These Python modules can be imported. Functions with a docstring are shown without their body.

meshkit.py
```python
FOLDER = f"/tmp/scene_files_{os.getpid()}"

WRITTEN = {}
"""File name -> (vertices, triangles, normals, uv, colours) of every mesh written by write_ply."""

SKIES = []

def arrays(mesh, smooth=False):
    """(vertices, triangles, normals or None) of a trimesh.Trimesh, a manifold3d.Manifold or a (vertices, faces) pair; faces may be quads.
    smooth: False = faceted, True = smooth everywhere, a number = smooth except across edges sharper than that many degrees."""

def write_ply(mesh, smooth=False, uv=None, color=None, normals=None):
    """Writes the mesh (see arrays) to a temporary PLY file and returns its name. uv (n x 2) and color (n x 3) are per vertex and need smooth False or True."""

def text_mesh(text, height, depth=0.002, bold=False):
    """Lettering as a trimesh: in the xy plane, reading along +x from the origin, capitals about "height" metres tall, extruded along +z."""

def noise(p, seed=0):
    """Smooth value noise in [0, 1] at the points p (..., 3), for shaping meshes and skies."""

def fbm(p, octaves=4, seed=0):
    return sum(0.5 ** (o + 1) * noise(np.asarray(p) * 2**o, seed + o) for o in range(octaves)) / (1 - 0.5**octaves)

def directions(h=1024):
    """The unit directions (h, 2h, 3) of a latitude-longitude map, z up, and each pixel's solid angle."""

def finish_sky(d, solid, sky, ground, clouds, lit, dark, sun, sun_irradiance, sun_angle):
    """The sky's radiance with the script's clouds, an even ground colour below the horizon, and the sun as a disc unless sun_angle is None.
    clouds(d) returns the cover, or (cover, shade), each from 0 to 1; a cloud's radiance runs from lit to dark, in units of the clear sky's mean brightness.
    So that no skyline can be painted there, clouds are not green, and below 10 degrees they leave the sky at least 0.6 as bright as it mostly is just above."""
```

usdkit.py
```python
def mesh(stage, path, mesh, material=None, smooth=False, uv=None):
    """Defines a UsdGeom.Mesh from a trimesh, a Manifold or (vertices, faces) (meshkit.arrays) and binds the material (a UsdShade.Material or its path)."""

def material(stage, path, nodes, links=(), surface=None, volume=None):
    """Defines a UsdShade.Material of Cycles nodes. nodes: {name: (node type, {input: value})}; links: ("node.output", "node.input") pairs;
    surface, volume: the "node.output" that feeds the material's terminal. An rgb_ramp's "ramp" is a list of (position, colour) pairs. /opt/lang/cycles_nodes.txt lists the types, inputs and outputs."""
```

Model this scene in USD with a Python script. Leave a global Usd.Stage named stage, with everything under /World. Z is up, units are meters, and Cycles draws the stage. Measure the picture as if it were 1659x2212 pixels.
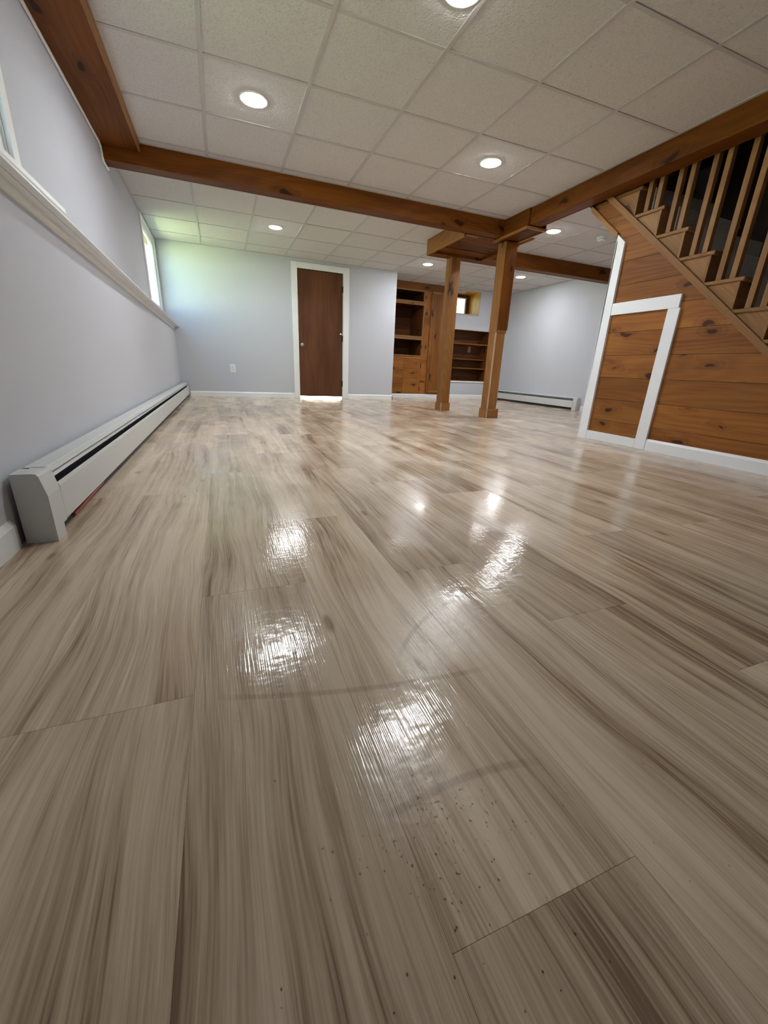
import math, random
import numpy as np, trimesh, usdkit, meshkit
from shapely.geometry import Polygon, box as sbox
from pxr import Usd, UsdGeom, UsdLux, UsdShade, Gf, Sdf, Vt

stage = Usd.Stage.CreateInMemory()
UsdGeom.SetStageUpAxis(stage, 'Z'); UsdGeom.SetStageMetersPerUnit(stage, 1.0)
UsdGeom.Xform.Define(stage, '/World'); UsdGeom.Scope.Define(stage, '/World/Looks')
RNG = random.Random(7)

# ------------------------------------------------------------------ camera
CAM_H, F_PX = 0.545, 866.1
YAW, PITCH, ROLL = 0.382423, -0.341868, 0.045462
fw = np.array([math.sin(YAW) * math.cos(PITCH), math.cos(YAW) * math.cos(PITCH), math.sin(PITCH)])
rt = np.cross(fw, [0, 0, 1]); rt /= np.linalg.norm(rt); up = np.cross(rt, fw)
c_, s_ = math.cos(ROLL), math.sin(ROLL)
rt, up = c_ * rt + s_ * up, -s_ * rt + c_ * up
cam = UsdGeom.Camera.Define(stage, '/World/camera')
cam.AddTransformOp().Set(Gf.Matrix4d(*rt, 0, *up, 0, *(-fw), 0, 0, 0, CAM_H, 1))
cam.CreateHorizontalApertureAttr(36.0); cam.CreateVerticalApertureAttr(48.0)
cam.CreateFocalLengthAttr(36.0 * F_PX / 1659)
cam.CreateClippingRangeAttr((0.01, 500.0))
cam.CreateExposureAttr(0.0)
LAMP = 330.0          # radiance of a lamp lens
SKY = 0.68           # strength of the sky
SUN_EL, SUN_ROT = math.radians(62), math.radians(98)

# ------------------------------------------------------------------ sky
sky = UsdLux.DomeLight.Define(stage, '/World/sky')
usdkit.material(stage, '/World/Looks/sky', {
    's': ('sky_texture', {'sky_type': 'multiple_scattering', 'sun_disc': True, 'sun_size': 0.02, 'sun_elevation': SUN_EL, 'sun_rotation': SUN_ROT, 'sun_intensity': 0.6}),
    'b': ('background_shader', {'strength': SKY})}, [('s.color', 'b.color')], surface='b.background')
UsdShade.MaterialBindingAPI.Apply(sky.GetPrim()).Bind(UsdShade.Material.Get(stage, '/World/Looks/sky'))

# ------------------------------------------------------------------ helpers
_used = {}
def numbered(parent, name):
    k = (str(parent), name); n = _used.get(k, -1) + 1; _used[k] = n
    return name if n == 0 else f'{name}_{n:03d}'
def tag(p, label=None, cat=None, group=None, kind=None):
    p = p.GetPrim() if hasattr(p, 'GetPrim') else p
    for k, v in (('label', label), ('category', cat), ('group', group), ('kind', kind)):
        if v: p.SetCustomDataByKey(k, v)
    return p
def thing(name, label=None, cat=None, group=None, kind=None, loc=(0, 0, 0)):
    x = UsdGeom.Xform.Define(stage, '/World/' + numbered('/World', name)); x.AddTranslateOp().Set(Gf.Vec3d(*map(float, loc)))
    return tag(x, label, cat, group, kind)
def sub(name, parent):
    x = UsdGeom.Xform.Define(stage, f'{parent.GetPath()}/{numbered(parent.GetPath(), name)}'); return x.GetPrim()
def obj(name, mesh, mat, parent=None, smooth=False, grain=None, label=None, rnd=None):
    base = str(parent.GetPath()) if parent is not None else '/World'
    m = usdkit.mesh(stage, f'{base}/{numbered(base, name)}', mesh, '/World/Looks/' + mat, smooth)
    if grain is not None:                               # wood coordinates: metres along and across the grain, tone of the piece
        P = np.array(m.GetPointsAttr().Get()); d = np.array({'x': (1, 0, 0), 'y': (0, 1, 0), 'z': (0, 0, 1)}.get(grain, grain) if isinstance(grain, str) else grain, float)
        d /= np.linalg.norm(d); t = rnd if rnd is not None else RNG.random()
        u = P @ d; a = np.array([0.0, 0, 1]) if abs(d[2]) < .9 else np.array([1.0, 0, 0]); a = a - d * (a @ d); a /= np.linalg.norm(a); b = np.cross(d, a)
        W = np.stack([u + RNG.uniform(0, 40), P @ a + P @ b + RNG.uniform(0, 40), np.full(len(P), t)], 1)
        UsdGeom.PrimvarsAPI(m).CreatePrimvar('wc', Sdf.ValueTypeNames.Float3Array, 'vertex').Set(Vt.Vec3fArray.FromNumpy(W.astype(np.float32)))
    if label: m.GetPrim().SetCustomDataByKey('label', label)
    return m.GetPrim()
def bx(x0, x1, y0, y1, z0, z1, b=0.0):
    x0, x1, y0, y1, z0, z1 = min(x0, x1), max(x0, x1), min(y0, y1), max(y0, y1), min(z0, z1), max(z0, z1)
    if b <= 0:
        m = trimesh.creation.box((x1 - x0, y1 - y0, z1 - z0)); m.apply_translation(((x0 + x1) / 2, (y0 + y1) / 2, (z0 + z1) / 2)); return m
    b = min(b, (x1 - x0) * .45, (y1 - y0) * .45, (z1 - z0) * .45); pts = []
    for X, sx in ((x0, 1), (x1, -1)):
        for Y, sy in ((y0, 1), (y1, -1)):
            for Z, sz in ((z0, 1), (z1, -1)):
                pts += [(X, Y + sy * b, Z + sz * b), (X + sx * b, Y, Z + sz * b), (X + sx * b, Y + sy * b, Z)]
    return trimesh.convex.convex_hull(np.array(pts))
def cat(*ms): return trimesh.util.concatenate([m for m in ms if m is not None])
def prism(poly, a0, a1, axis='x'):
    """polygon in the two other axes (y,z | x,z | x,y), extruded along axis from a0 to a1"""
    if isinstance(poly, (list, tuple)): poly = Polygon(poly)
    if poly.is_empty or poly.area < 1e-7: return None
    gs = [g for g in getattr(poly, 'geoms', [poly]) if g.geom_type == 'Polygon' and g.area > 1e-7]
    m = cat(*[trimesh.creation.extrude_polygon(g, abs(a1 - a0), engine='earcut') for g in gs]); v = m.vertices.copy(); lo = min(a0, a1)
    if axis == 'x': m.vertices = np.stack([v[:, 2] + lo, v[:, 0], v[:, 1]], 1)
    elif axis == 'y': m.vertices = np.stack([v[:, 0], v[:, 2] + lo, v[:, 1]], 1); m.invert()
    else: m.vertices = np.stack([v[:, 0], v[:, 1], v[:, 2] + lo], 1)
    return m
def cyl(p0, p1, r, n=16):
    return trimesh.creation.cylinder(radius=r, segment=[p0, p1], sections=n)
def lathe(profile, n=32, at=(0, 0, 0)):
    m = trimesh.creation.revolve(np.array(profile, float), sections=n); m.apply_translation(at); return m
def tube(pts, r, n=8):
    return cat(*[cyl(a, b, r, n) for a, b in zip(pts[:-1], pts[1:])], *[trimesh.creation.icosphere(1, r).apply_translation(p) for p in pts])
def sky_faces(m): return m

# ------------------------------------------------------------------ materials
def M(name, nodes, links, surface='p.BSDF'): usdkit.material(stage, '/World/Looks/' + name, nodes, links, surface=surface)
def paint(name, col, rough=.5, bump=0.0, bscale=300, vary=.0, spec=.5):
    c = np.array(col)
    if rough >= .8 and not vary: return M(name, {'d': ('diffuse_bsdf', {'color': tuple(c)})}, [], 'd.BSDF')
    if not vary: return M(name, {'p': ('principled_bsdf', {'base_color': tuple(c), 'roughness': rough, 'specular_ior_level': spec})}, [])
    M(name, {'g': ('geometry', {}), 'n': ('noise_texture', {'scale': bscale / 8, 'detail': 3}), 'r': ('rgb_ramp', {'ramp': [(.3, tuple(c * (1 - vary))), (.7, tuple(np.minimum(c * (1 + vary), 1)))]}), 'd': ('diffuse_bsdf', {})},
      [('g.position', 'n.vector'), ('n.fac', 'r.fac'), ('r.color', 'd.color')], 'd.BSDF')
paint('wall_paint', (.575, .595, .645), .9)
paint('concrete', (.62, .61, .605), .9, .6, 40, .12)
paint('trim_paint', (.87, .885, .88), .35)
paint('heater_paint', (.62, .64, .635), .4)
paint('black_metal', (.012, .012, .013), .45)
paint('grey_metal', (.5, .51, .53), .35)
paint('copper', (.35, .06, .04), .35)
paint('plate_white', (.82, .83, .83), .3)
paint('plate_almond', (.36, .25, .15), .4)
paint('slot_dark', (.03, .03, .03), .5)
paint('grid_paint', (.50, .482, .47), .5)
paint('unlit_dark_panel', (.06, .045, .036), .9)  # dark panelling colour, deepened to stand in for the unlit stairwell
paint('carpet', (.66, .64, .63), .95, .6, 900, .25)
paint('slab', (.75, .74, .72), .8, .3, 60)
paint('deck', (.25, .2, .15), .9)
paint('siding_white', (.82, .83, .83), .5)
paint('grass', (.23, .31, .18), .9, .5, 60, .2)
paint('bark', (.12, .085, .06), .9, .5, 30, .2)
M('chrome', {'p': ('principled_bsdf', {'base_color': (.75, .74, .72), 'metallic': 1.0, 'roughness': .18})}, [])
M('lens', {'e': ('emission', {'color': (.975, .985, 1.0), 'strength': LAMP})}, [], 'e.emission')
M('leaf', {'o': ('object_info', {}), 'g': ('geometry', {}), 'n': ('noise_texture', {'scale': 2.5}), 'r': ('rgb_ramp', {'ramp': [(.3, (.42, .54, .27)), (.7, (.58, .70, .42))]}),
           'd': ('diffuse_bsdf', {}), 't': ('translucent_bsdf', {}), 'm': ('mix_closure', {'fac': .45})},
  [('g.position', 'n.vector'), ('n.fac', 'r.fac'), ('r.color', 'd.color'), ('r.color', 't.color'), ('d.BSDF', 'm.closure1'), ('t.BSDF', 'm.closure2')], 'm.closure')
M('pane', {'geo': ('geometry', {}), 'inv': ('math', {'math_type': 'subtract', 'value1': 1.0}), 'x': ('math', {'math_type': 'multiply'}), 'f': ('fresnel', {'IOR': 1.3}), 't': ('transparent_bsdf', {'color': (.96, .98, .96)}), 'g': ('glossy_bsdf', {'roughness': .0, 'color': (1, 1, 1)}), 'm': ('mix_closure', {})},
  [('geo.backfacing', 'inv.value2'), ('inv.value', 'x.value1'), ('f.fac', 'x.value2'), ('x.value', 'm.fac'), ('t.BSDF', 'm.closure1'), ('g.BSDF', 'm.closure2')], 'm.closure')
M('water', {'f': ('fresnel', {'IOR': 1.4}), 't': ('transparent_bsdf', {}), 'g': ('glossy_bsdf', {'roughness': .02, 'color': (1, 1, 1)}), 'm': ('mix_closure', {})}, [('f.fac', 'm.fac'), ('t.BSDF', 'm.closure1'), ('g.BSDF', 'm.closure2')], 'm.closure')

# fissured mineral fibre ceiling tile
M('tile', {'g': ('geometry', {}), 'n': ('noise_texture', {'scale': 75.0, 'detail': 2, 'roughness': .65}),
           'r': ('rgb_ramp', {'ramp': [(.28, (.55, .53, .52)), (.42, (.635, .615, .61)), (.7, (.68, .66, .655))]}),
           'b': ('bump', {'strength': .8, 'distance': .005}), 'p': ('diffuse_bsdf', {})},
  [('g.position', 'n.vector'), ('n.fac', 'r.fac'), ('r.color', 'p.color'), ('n.fac', 'b.height'), ('b.normal', 'p.normal')])

def wood(name, lo, hi, dark, knots=.5, rough=.5, freq=16.0, kscale=(2.2, 6.0), spec=.22, bump=.15, tone=.25):
    """knotty board: attribute wc = (along, across, tone)"""
    N, Lk = {}, []
    N['a'] = ('attribute', {'attribute': 'wc'}); N['s'] = ('separate_xyz', {}); Lk.append(('a.vector', 's.vector'))
    N['km'] = ('mapping', {'scale': (kscale[0], kscale[1], 0)}); N['kv'] = ('voronoi_texture', {'dimensions': '2D', 'scale': 1.0, 'randomness': .9})
    N['kw'] = ('noise_texture', {'dimensions': '2D', 'scale': 9.0, 'detail': 0}); N['kwm'] = ('mix_vector', {'fac': .055}); 
    Lk += [('a.vector', 'kw.vector'), ('a.vector', 'kwm.a'), ('kw.color', 'kwm.b'), ('kwm.result', 'km.vector'), ('km.vector', 'kv.vector')]
    N['kc'] = ('separate_color', {}); Lk.append(('kv.color', 'kc.color'))
    N['kr'] = ('map_range', {'from_min': 1 - knots, 'from_max': 1.0, 'to_min': 0.0, 'to_max': .15, 'clamp': True}); Lk.append(('kc.r', 'kr.value'))
    N['kd'] = ('math', {'math_type': 'subtract'}); Lk += [('kv.distance', 'kd.value1'), ('kr.result', 'kd.value2')]
    N['kk'] = ('map_range', {'range_type': 'smoothstep', 'from_min': -.015, 'from_max': .03, 'to_min': 1.0, 'to_max': 0.0, 'clamp': True}); Lk.append(('kd.value', 'kk.value'))
    N['kz'] = ('math', {'math_type': 'greater_than', 'value2': .004}); Lk.append(('kr.result', 'kz.value1'))
    N['knot'] = ('math', {'math_type': 'multiply'}); Lk += [('kk.result', 'knot.value1'), ('kz.value', 'knot.value2')]
    N['kh'] = ('map_range', {'range_type': 'smoothstep', 'from_min': 0.0, 'from_max': .28, 'to_min': 1.0, 'to_max': 0.0, 'clamp': True}); Lk.append(('kd.value', 'kh.value'))
    N['halo'] = ('math', {'math_type': 'multiply'}); Lk += [('kh.result', 'halo.value1'), ('kz.value', 'halo.value2')]
    # growth lines
    N['gm'] = ('mapping', {'scale': (.55, 3.2, 3.0)}); N['gn'] = ('noise_texture', {'dimensions': '2D', 'scale': 1.0, 'detail': 1, 'roughness': .5}); Lk += [('a.vector', 'gm.vector'), ('gm.vector', 'gn.vector')]
    N['g1'] = ('math', {'math_type': 'multiply_add', 'value2': freq * .55}); Lk += [('gn.fac', 'g1.value1')]
    N['g0'] = ('math', {'math_type': 'multiply', 'value2': freq}); Lk += [('s.y', 'g0.value1'), ('g0.value', 'g1.value3')]
    N['g2'] = ('math', {'math_type': 'multiply_add', 'value2': 1.6}); Lk += [('halo.value', 'g2.value1'), ('g1.value', 'g2.value3')]
    N['g3'] = ('math', {'math_type': 'multiply', 'value2': 6.283}); N['g4'] = ('math', {'math_type': 'sine'}); Lk += [('g2.value', 'g3.value1'), ('g3.value', 'g4.value1')]
    N['g5'] = ('map_range', {'from_min': -1, 'from_max': 1}); Lk.append(('g4.value', 'g5.value'))
    N['fm'] = ('mapping', {'scale': (2.5, 90, 5)}); N['fn'] = ('noise_texture', {'dimensions': '2D', 'scale': 1.0, 'detail': 2, 'roughness': .6}); Lk += [('a.vector', 'fm.vector'), ('fm.vector', 'fn.vector')]
    N['bm'] = ('mapping', {'scale': (.8, 5, 9)}); N['bn'] = ('noise_texture', {'dimensions': '2D', 'scale': 1.0, 'detail': 1}); Lk += [('a.vector', 'bm.vector'), ('bm.vector', 'bn.vector')]
    N['w1'] = ('math', {'math_type': 'multiply', 'value2': .14}); N['w2'] = ('math', {'math_type': 'multiply_add', 'value2': .42}); N['w3'] = ('math', {'math_type': 'multiply_add', 'value2': .70})
    Lk += [('g5.result', 'w1.value1'), ('fn.fac', 'w2.value1'), ('w1.value', 'w2.value3'), ('bn.fac', 'w3.value1'), ('w2.value', 'w3.value3')]
    N['r'] = ('rgb_ramp', {'ramp': [(.36, tuple(lo)), (.86, tuple(hi))]}); Lk.append(('w3.value', 'r.fac'))
    N['hm'] = ('math', {'math_type': 'multiply', 'value2': .35}); Lk.append(('halo.value', 'hm.value1'))
    N['m1'] = ('mix', {'color2': tuple((np.array(lo) + np.array(dark)) / 2)}); Lk += [('hm.value', 'm1.fac'), ('r.color', 'm1.color1')]
    N['m2'] = ('mix', {'color2': tuple(dark)}); N['k9'] = ('math', {'math_type': 'multiply', 'value2': .9}); Lk += [('knot.value', 'k9.value1'), ('k9.value', 'm2.fac'), ('m1.color', 'm2.color1')]
    N['tr'] = ('map_range', {'from_min': 0, 'from_max': 1, 'to_min': 1 - tone, 'to_max': 1 + tone}); Lk.append(('s.z', 'tr.value'))
    N['m3'] = ('hsv', {}); Lk += [('m2.color', 'm3.color'), ('tr.result', 'm3.value')]
    N['p'] = ('principled_bsdf', {'roughness': rough, 'specular_ior_level': spec}); Lk += [('m3.color', 'p.base_color')]
    M(name, N, Lk)
wood('pine', (.185, .062, .011), (.33, .130, .026), (.040, .011, .004), knots=.78, kscale=(2.6, 6.6))
wood('pine_dark_shaded', (.085, .027, .006), (.17, .060, .014), (.022, .007, .003), knots=.6)  # dark stain that also carries the shade inside cabinet and niche
wood('pine_beam', (.095, .027, .003), (.18, .059, .008), (.024, .007, .002), knots=.6, tone=.12, spec=.1)
wood('pine_light', (.21, .098, .032), (.325, .168, .062), (.06, .025, .01), knots=.22, freq=34, kscale=(1.6, 7.0), tone=.12)
wood('pine_post', (.205, .084, .019), (.335, .150, .042), (.04, .014, .006), knots=.4, kscale=(1.6, 7.0), tone=.1)
wood('pine_pale', (.55, .36, .20), (.68, .47, .29), (.3, .16, .08), knots=.0)
wood('pine_well', (.48, .23, .03), (.72, .40, .075), (.10, .035, .01), knots=.6, kscale=(4.0, 7.0), tone=.1)
wood('luan', (.095, .036, .015), (.150, .062, .028), (.05, .02, .012), knots=.0, freq=9.0, rough=.4, tone=.0)

# floor: luxury vinyl planks, wiped with a wet mop
def arcs(N, Lk):
    """three curved drying lines that the mop left: (centre, radius, width, from x, to x)"""
    N['ps'] = ('separate_xyz', {}); Lk.append(('geo.position', 'ps.vector')); prev = None
    for k, (c, r, wd, xa, xb, ya) in enumerate((((.484, 2.237), 1.720, .007, -.06, .46, 0), ((.627, .349), .4217, .006, .27, .72, .58), ((.277, -.206), .5414, .007, .13, .42, 0))):
        n = lambda q: f'{q}{k}'
        N[n('ad')] = ('vector_math', {'vector_math_type': 'distance', 'math_type': 'distance', 'vector2': (c[0], c[1], 0)}); N[n('ad')][1].pop('vector_math_type')
        N[n('as')] = ('math', {'math_type': 'subtract', 'value2': r}); N[n('aa')] = ('math', {'math_type': 'absolute'})
        N[n('am')] = ('map_range', {'range_type': 'smoothstep', 'from_min': wd * .4, 'from_max': wd * 1.3, 'to_min': 1.0, 'to_max': 0.0, 'clamp': True})
        N[n('ax')] = ('map_range', {'range_type': 'smoothstep', 'from_min': xa, 'from_max': xa + .06, 'clamp': True}); N[n('ay')] = ('map_range', {'range_type': 'smoothstep', 'from_min': xb - .08, 'from_max': xb, 'to_min': 1.0, 'to_max': 0.0, 'clamp': True})
        N[n('az')] = ('math', {'math_type': 'greater_than', 'value2': ya}); N[n('b')] = ('math', {'math_type': 'multiply'}); N[n('c')] = ('math', {'math_type': 'multiply'}); N[n('d')] = ('math', {'math_type': 'multiply'})
        Lk += [('geo.position', n('ad') + '.vector1'), (n('ad') + '.value', n('as') + '.value1'), (n('as') + '.value', n('aa') + '.value1'), (n('aa') + '.value', n('am') + '.value'), ('ps.x', n('ax') + '.value'), ('ps.x', n('ay') + '.value'), ('ps.y', n('az') + '.value1'),
               (n('am') + '.result', n('b') + '.value1'), (n('ax') + '.result', n('b') + '.value2'), (n('b') + '.value', n('c') + '.value1'), (n('ay') + '.result', n('c') + '.value2'), (n('c') + '.value', n('d') + '.value1'), (n('az') + '.value', n('d') + '.value2')]
        if prev is None: prev = n('d')
        else:
            N[n('e')] = ('math', {'math_type': 'add', 'use_clamp': True}); Lk += [(prev + '.value', n('e') + '.value1'), (n('d') + '.value', n('e') + '.value2')]; prev = n('e')
    N['af'] = ('math', {'math_type': 'multiply', 'value2': .30}); N['arc'] = ('mix', {'color2': (.20, .135, .09)}); Lk += [(prev + '.value', 'af.value1'), ('af.value', 'arc.fac'), ('m3.color', 'arc.color1')]
def floor_material():
    N, Lk = {}, []
    N['s'] = ('separate_xyz', {}); 
    N['a0'] = ('attribute', {'attribute': 'wc'}); N['wpm'] = ('mapping', {'scale': (1.7, 5.0, 9.0)}); N['wpn'] = ('noise_texture', {'dimensions': '2D', 'scale': 1.0, 'detail': 1}); N['wpo'] = ('math', {'math_type': 'multiply_add', 'value2': .06}); N['a1'] = ('separate_xyz', {}); N['a'] = ('combine_xyz', {})
    Lk += [('a0.vector', 'wpm.vector'), ('wpm.vector', 'wpn.vector'), ('a0.vector', 'a1.vector'), ('wpn.fac', 'wpo.value1'), ('a1.y', 'wpo.value3'), ('a1.x', 'a.x'), ('wpo.value', 'a.y'), ('a1.z', 'a.z'), ('a.vector', 's.vector')]
    N['geo'] = ('geometry', {})
    # streaks and fine fibre
    N['sm'] = ('mapping', {'scale': (.9, 46, 9)}); N['sn'] = ('noise_texture', {'dimensions': '2D', 'scale': 1.0, 'detail': 2, 'roughness': .6}); Lk += [('a.vector', 'sm.vector'), ('sm.vector', 'sn.vector')]
    N['fm'] = ('mapping', {'scale': (7, 260, 11)}); N['fn'] = ('noise_texture', {'dimensions': '2D', 'scale': 1.0, 'detail': 1, 'roughness': .6}); Lk += [('a.vector', 'fm.vector'), ('fm.vector', 'fn.vector')]
    N['bm'] = ('mapping', {'scale': (.9, 7.0, 5)}); N['bn'] = ('noise_texture', {'dimensions': '2D', 'scale': 1.0, 'detail': 1}); Lk += [('a.vector', 'bm.vector'), ('bm.vector', 'bn.vector')]
    N['w1'] = ('math', {'math_type': 'multiply', 'value2': .22}); N['w2'] = ('math', {'math_type': 'multiply_add', 'value2': .46}); N['w3'] = ('math', {'math_type': 'multiply_add', 'value2': .30}); N['w4'] = ('math', {'math_type': 'multiply_add', 'value2': .50})
    Lk += [('wpn.fac', 'w1.value1'), ('sn.fac', 'w2.value1'), ('w1.value', 'w2.value3'), ('fn.fac', 'w3.value1'), ('w2.value', 'w3.value3'), ('bn.fac', 'w4.value1'), ('w3.value', 'w4.value3')]
    N['r'] = ('rgb_ramp', {'ramp': [(.52, (.215, .150, .105)), (.63, (.395, .310, .230)), (.76, (.525, .430, .332)), (.92, (.645, .548, .435))]}); Lk.append(('w4.value', 'r.fac'))
    # few small knots
    N['km'] = ('mapping', {'scale': (1.5, 4.4, 0)}); N['kv'] = ('voronoi_texture', {'dimensions': '2D', 'scale': 1.0}); N['kc'] = ('separate_color', {}); Lk += [('a.vector', 'km.vector'), ('km.vector', 'kv.vector'), ('kv.color', 'kc.color')]
    N['kr'] = ('map_range', {'from_min': .62, 'from_max': 1, 'to_min': 0, 'to_max': .065, 'clamp': True}); N['kd'] = ('math', {'math_type': 'subtract'}); Lk += [('kc.r', 'kr.value'), ('kv.distance', 'kd.value1'), ('kr.result', 'kd.value2')]
    N['kk'] = ('map_range', {'range_type': 'smoothstep', 'from_min': -.02, 'from_max': .03, 'to_min': .55, 'to_max': 0, 'clamp': True}); N['kz'] = ('math', {'math_type': 'greater_than', 'value2': .003}); N['kn'] = ('math', {'math_type': 'multiply'})
    Lk += [('kd.value', 'kk.value'), ('kr.result', 'kz.value1'), ('kk.result', 'kn.value1'), ('kz.value', 'kn.value2')]
    N['m2'] = ('mix', {'color2': (.09, .058, .04)}); Lk += [('kn.value', 'm2.fac'), ('r.color', 'm2.color1')]
    N['tr'] = ('map_range', {'from_min': 0, 'from_max': 1, 'to_min': .96, 'to_max': 1.18}); N['m3'] = ('hsv', {'saturation': 1.12}); Lk += [('s.z', 'tr.value'), ('m2.color', 'm3.color'), ('tr.result', 'm3.value')]
    arcs(N, Lk)
    # wiped film: lower roughness in broad bands, ripples in it
    N['qm'] = ('mapping', {'scale': (1.6, 1.1, 1)}); N['qn'] = ('noise_texture', {'dimensions': '2D', 'scale': 2.4, 'detail': 2}); Lk += [('geo.position', 'qm.vector'), ('qm.vector', 'qn.vector')]
    N['qr'] = ('map_range', {'from_min': .42, 'from_max': .62, 'to_min': .12, 'to_max': .27, 'clamp': True}); Lk.append(('qn.fac', 'qr.value'))
    N['rm'] = ('mapping', {'scale': (34, 55, 1)}); N['rn'] = ('noise_texture', {'dimensions': '2D', 'scale': 1.0, 'detail': 1, 'roughness': .6}); Lk += [('geo.position', 'rm.vector'), ('rm.vector', 'rn.vector')]
    N['em'] = ('mapping', {'scale': (14, 420, 3)}); N['en'] = ('noise_texture', {'dimensions': '2D', 'scale': 1.0, 'detail': 0}); Lk += [('a0.vector', 'em.vector'), ('em.vector', 'en.vector')]
    N['bh'] = ('math', {'math_type': 'multiply_add', 'value2': .55}); Lk += [('en.fac', 'bh.value1'), ('rn.fac', 'bh.value3')]
    N['bp'] = ('bump', {'strength': .22, 'distance': .0016}); Lk += [('bh.value', 'bp.height')]
    N['p'] = ('principled_bsdf', {'specular_ior_level': .4}); Lk += [('arc.color', 'p.base_color'), ('qr.result', 'p.roughness'), ('bp.normal', 'p.normal')]
    M('floor_plank', N, Lk)
floor_material()

# ------------------------------------------------------------------ dimensions
XL, XU, YB, YR, XR, ZC, YREAR = -.605, -.735, 7.44, 8.05, 5.90, 2.16, -1.55
XS = 3.26                                   # face of the stair wall trim plane
XW = 4.20                                   # far wall of the stairwell

# ------------------------------------------------------------------ floor
floor = thing('floor', kind='structure')
obj('slab', bx(-1.2, 6.2, YREAR - .2, 8.5, -.25, -.0065), 'slab', floor)
PW, PL = .2555, 1.245
offs = {-2: .62, -1: 1.99 - 1.245 * 0, 0: .18, 1: .93, 2: .606}
for i in range(-3, 26):
    x0 = -.088 + PW * i
    if x0 + PW < XL - .05 or x0 > XR: continue
    a, b = max(x0, XL + .002), min(x0 + PW, XR - .002)
    y = offs.get(i - (-1) - 1 if False else i, RNG.uniform(0, PL)) if i in (-1, 0, 1, 2, 3) else RNG.uniform(0, PL)
    y = {-2: .62, -1: .62, 0: .95, 1: .18, 2: .93, 3: .606}.get(i, y)
    y0 = y - PL * math.ceil((y - YREAR) / PL)
    while y0 < YR:
        c, d = max(y0, YREAR), min(y0 + PL, YR)
        if d - c > .02:
            obj('plank', bx(a + .0001, b - .0001, c + .0001, d - .0001, -.006, 0, .0003), 'floor_plank', floor, grain='y')
        y0 += PL

# ------------------------------------------------------------------ walls
w = w_left = thing('wall_left', kind='structure')
W1 = (1.70, 2.47, 1.28, 2.02); W2 = (6.28, 7.33, 1.20, 2.115)     # window openings in y and z
def wall_with_holes_x(x0, x1, ya, yb, za, zb, holes):
    p = sbox(ya, za, yb, zb)
    for h in holes: p = p.difference(sbox(h[0], h[2], h[1], h[3]))
    return prism(p, x0, x1, 'x')
def wall_with_holes_y(y0, y1, xa, xb, za, zb, holes):
    p = sbox(xa, za, xb, zb)
    for h in holes: p = p.difference(sbox(h[0], h[2], h[1], h[3]))
    return prism(p, y0, y1, 'y')
obj('upper_wall', wall_with_holes_x(-.80, XU, YREAR, YB + .12, .98, 2.45, [W1, W2]), 'wall_paint', w)
w = thing('wall_back', kind='structure')
obj('painted_wall', wall_with_holes_y(YB, YB + .12, -.80, 3.04, -.05, 2.45, [(1.285, 2.06, -.05, 2.02)]), 'wall_paint', w)
w = thing('wall_recess', kind='structure')
W3 = (4.36, 5.18, 1.70, 2.125); NICHE = (4.56, 5.537, .375, 1.40)
obj('painted_wall', wall_with_holes_y(YR, YR + .10, 4.42, XR + .1, -.05, 2.45, [W3, NICHE]), 'wall_paint', w)
obj('side_wall', bx(2.94, 3.04, YB + .12, YR + .75, -.05, 2.45), 'wall_paint', w)
obj('backing', wall_with_holes_y(YR + .40, YR + .50, 4.30, XR + .1, -.05, 2.45, [W3]), 'concrete', w)
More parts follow.
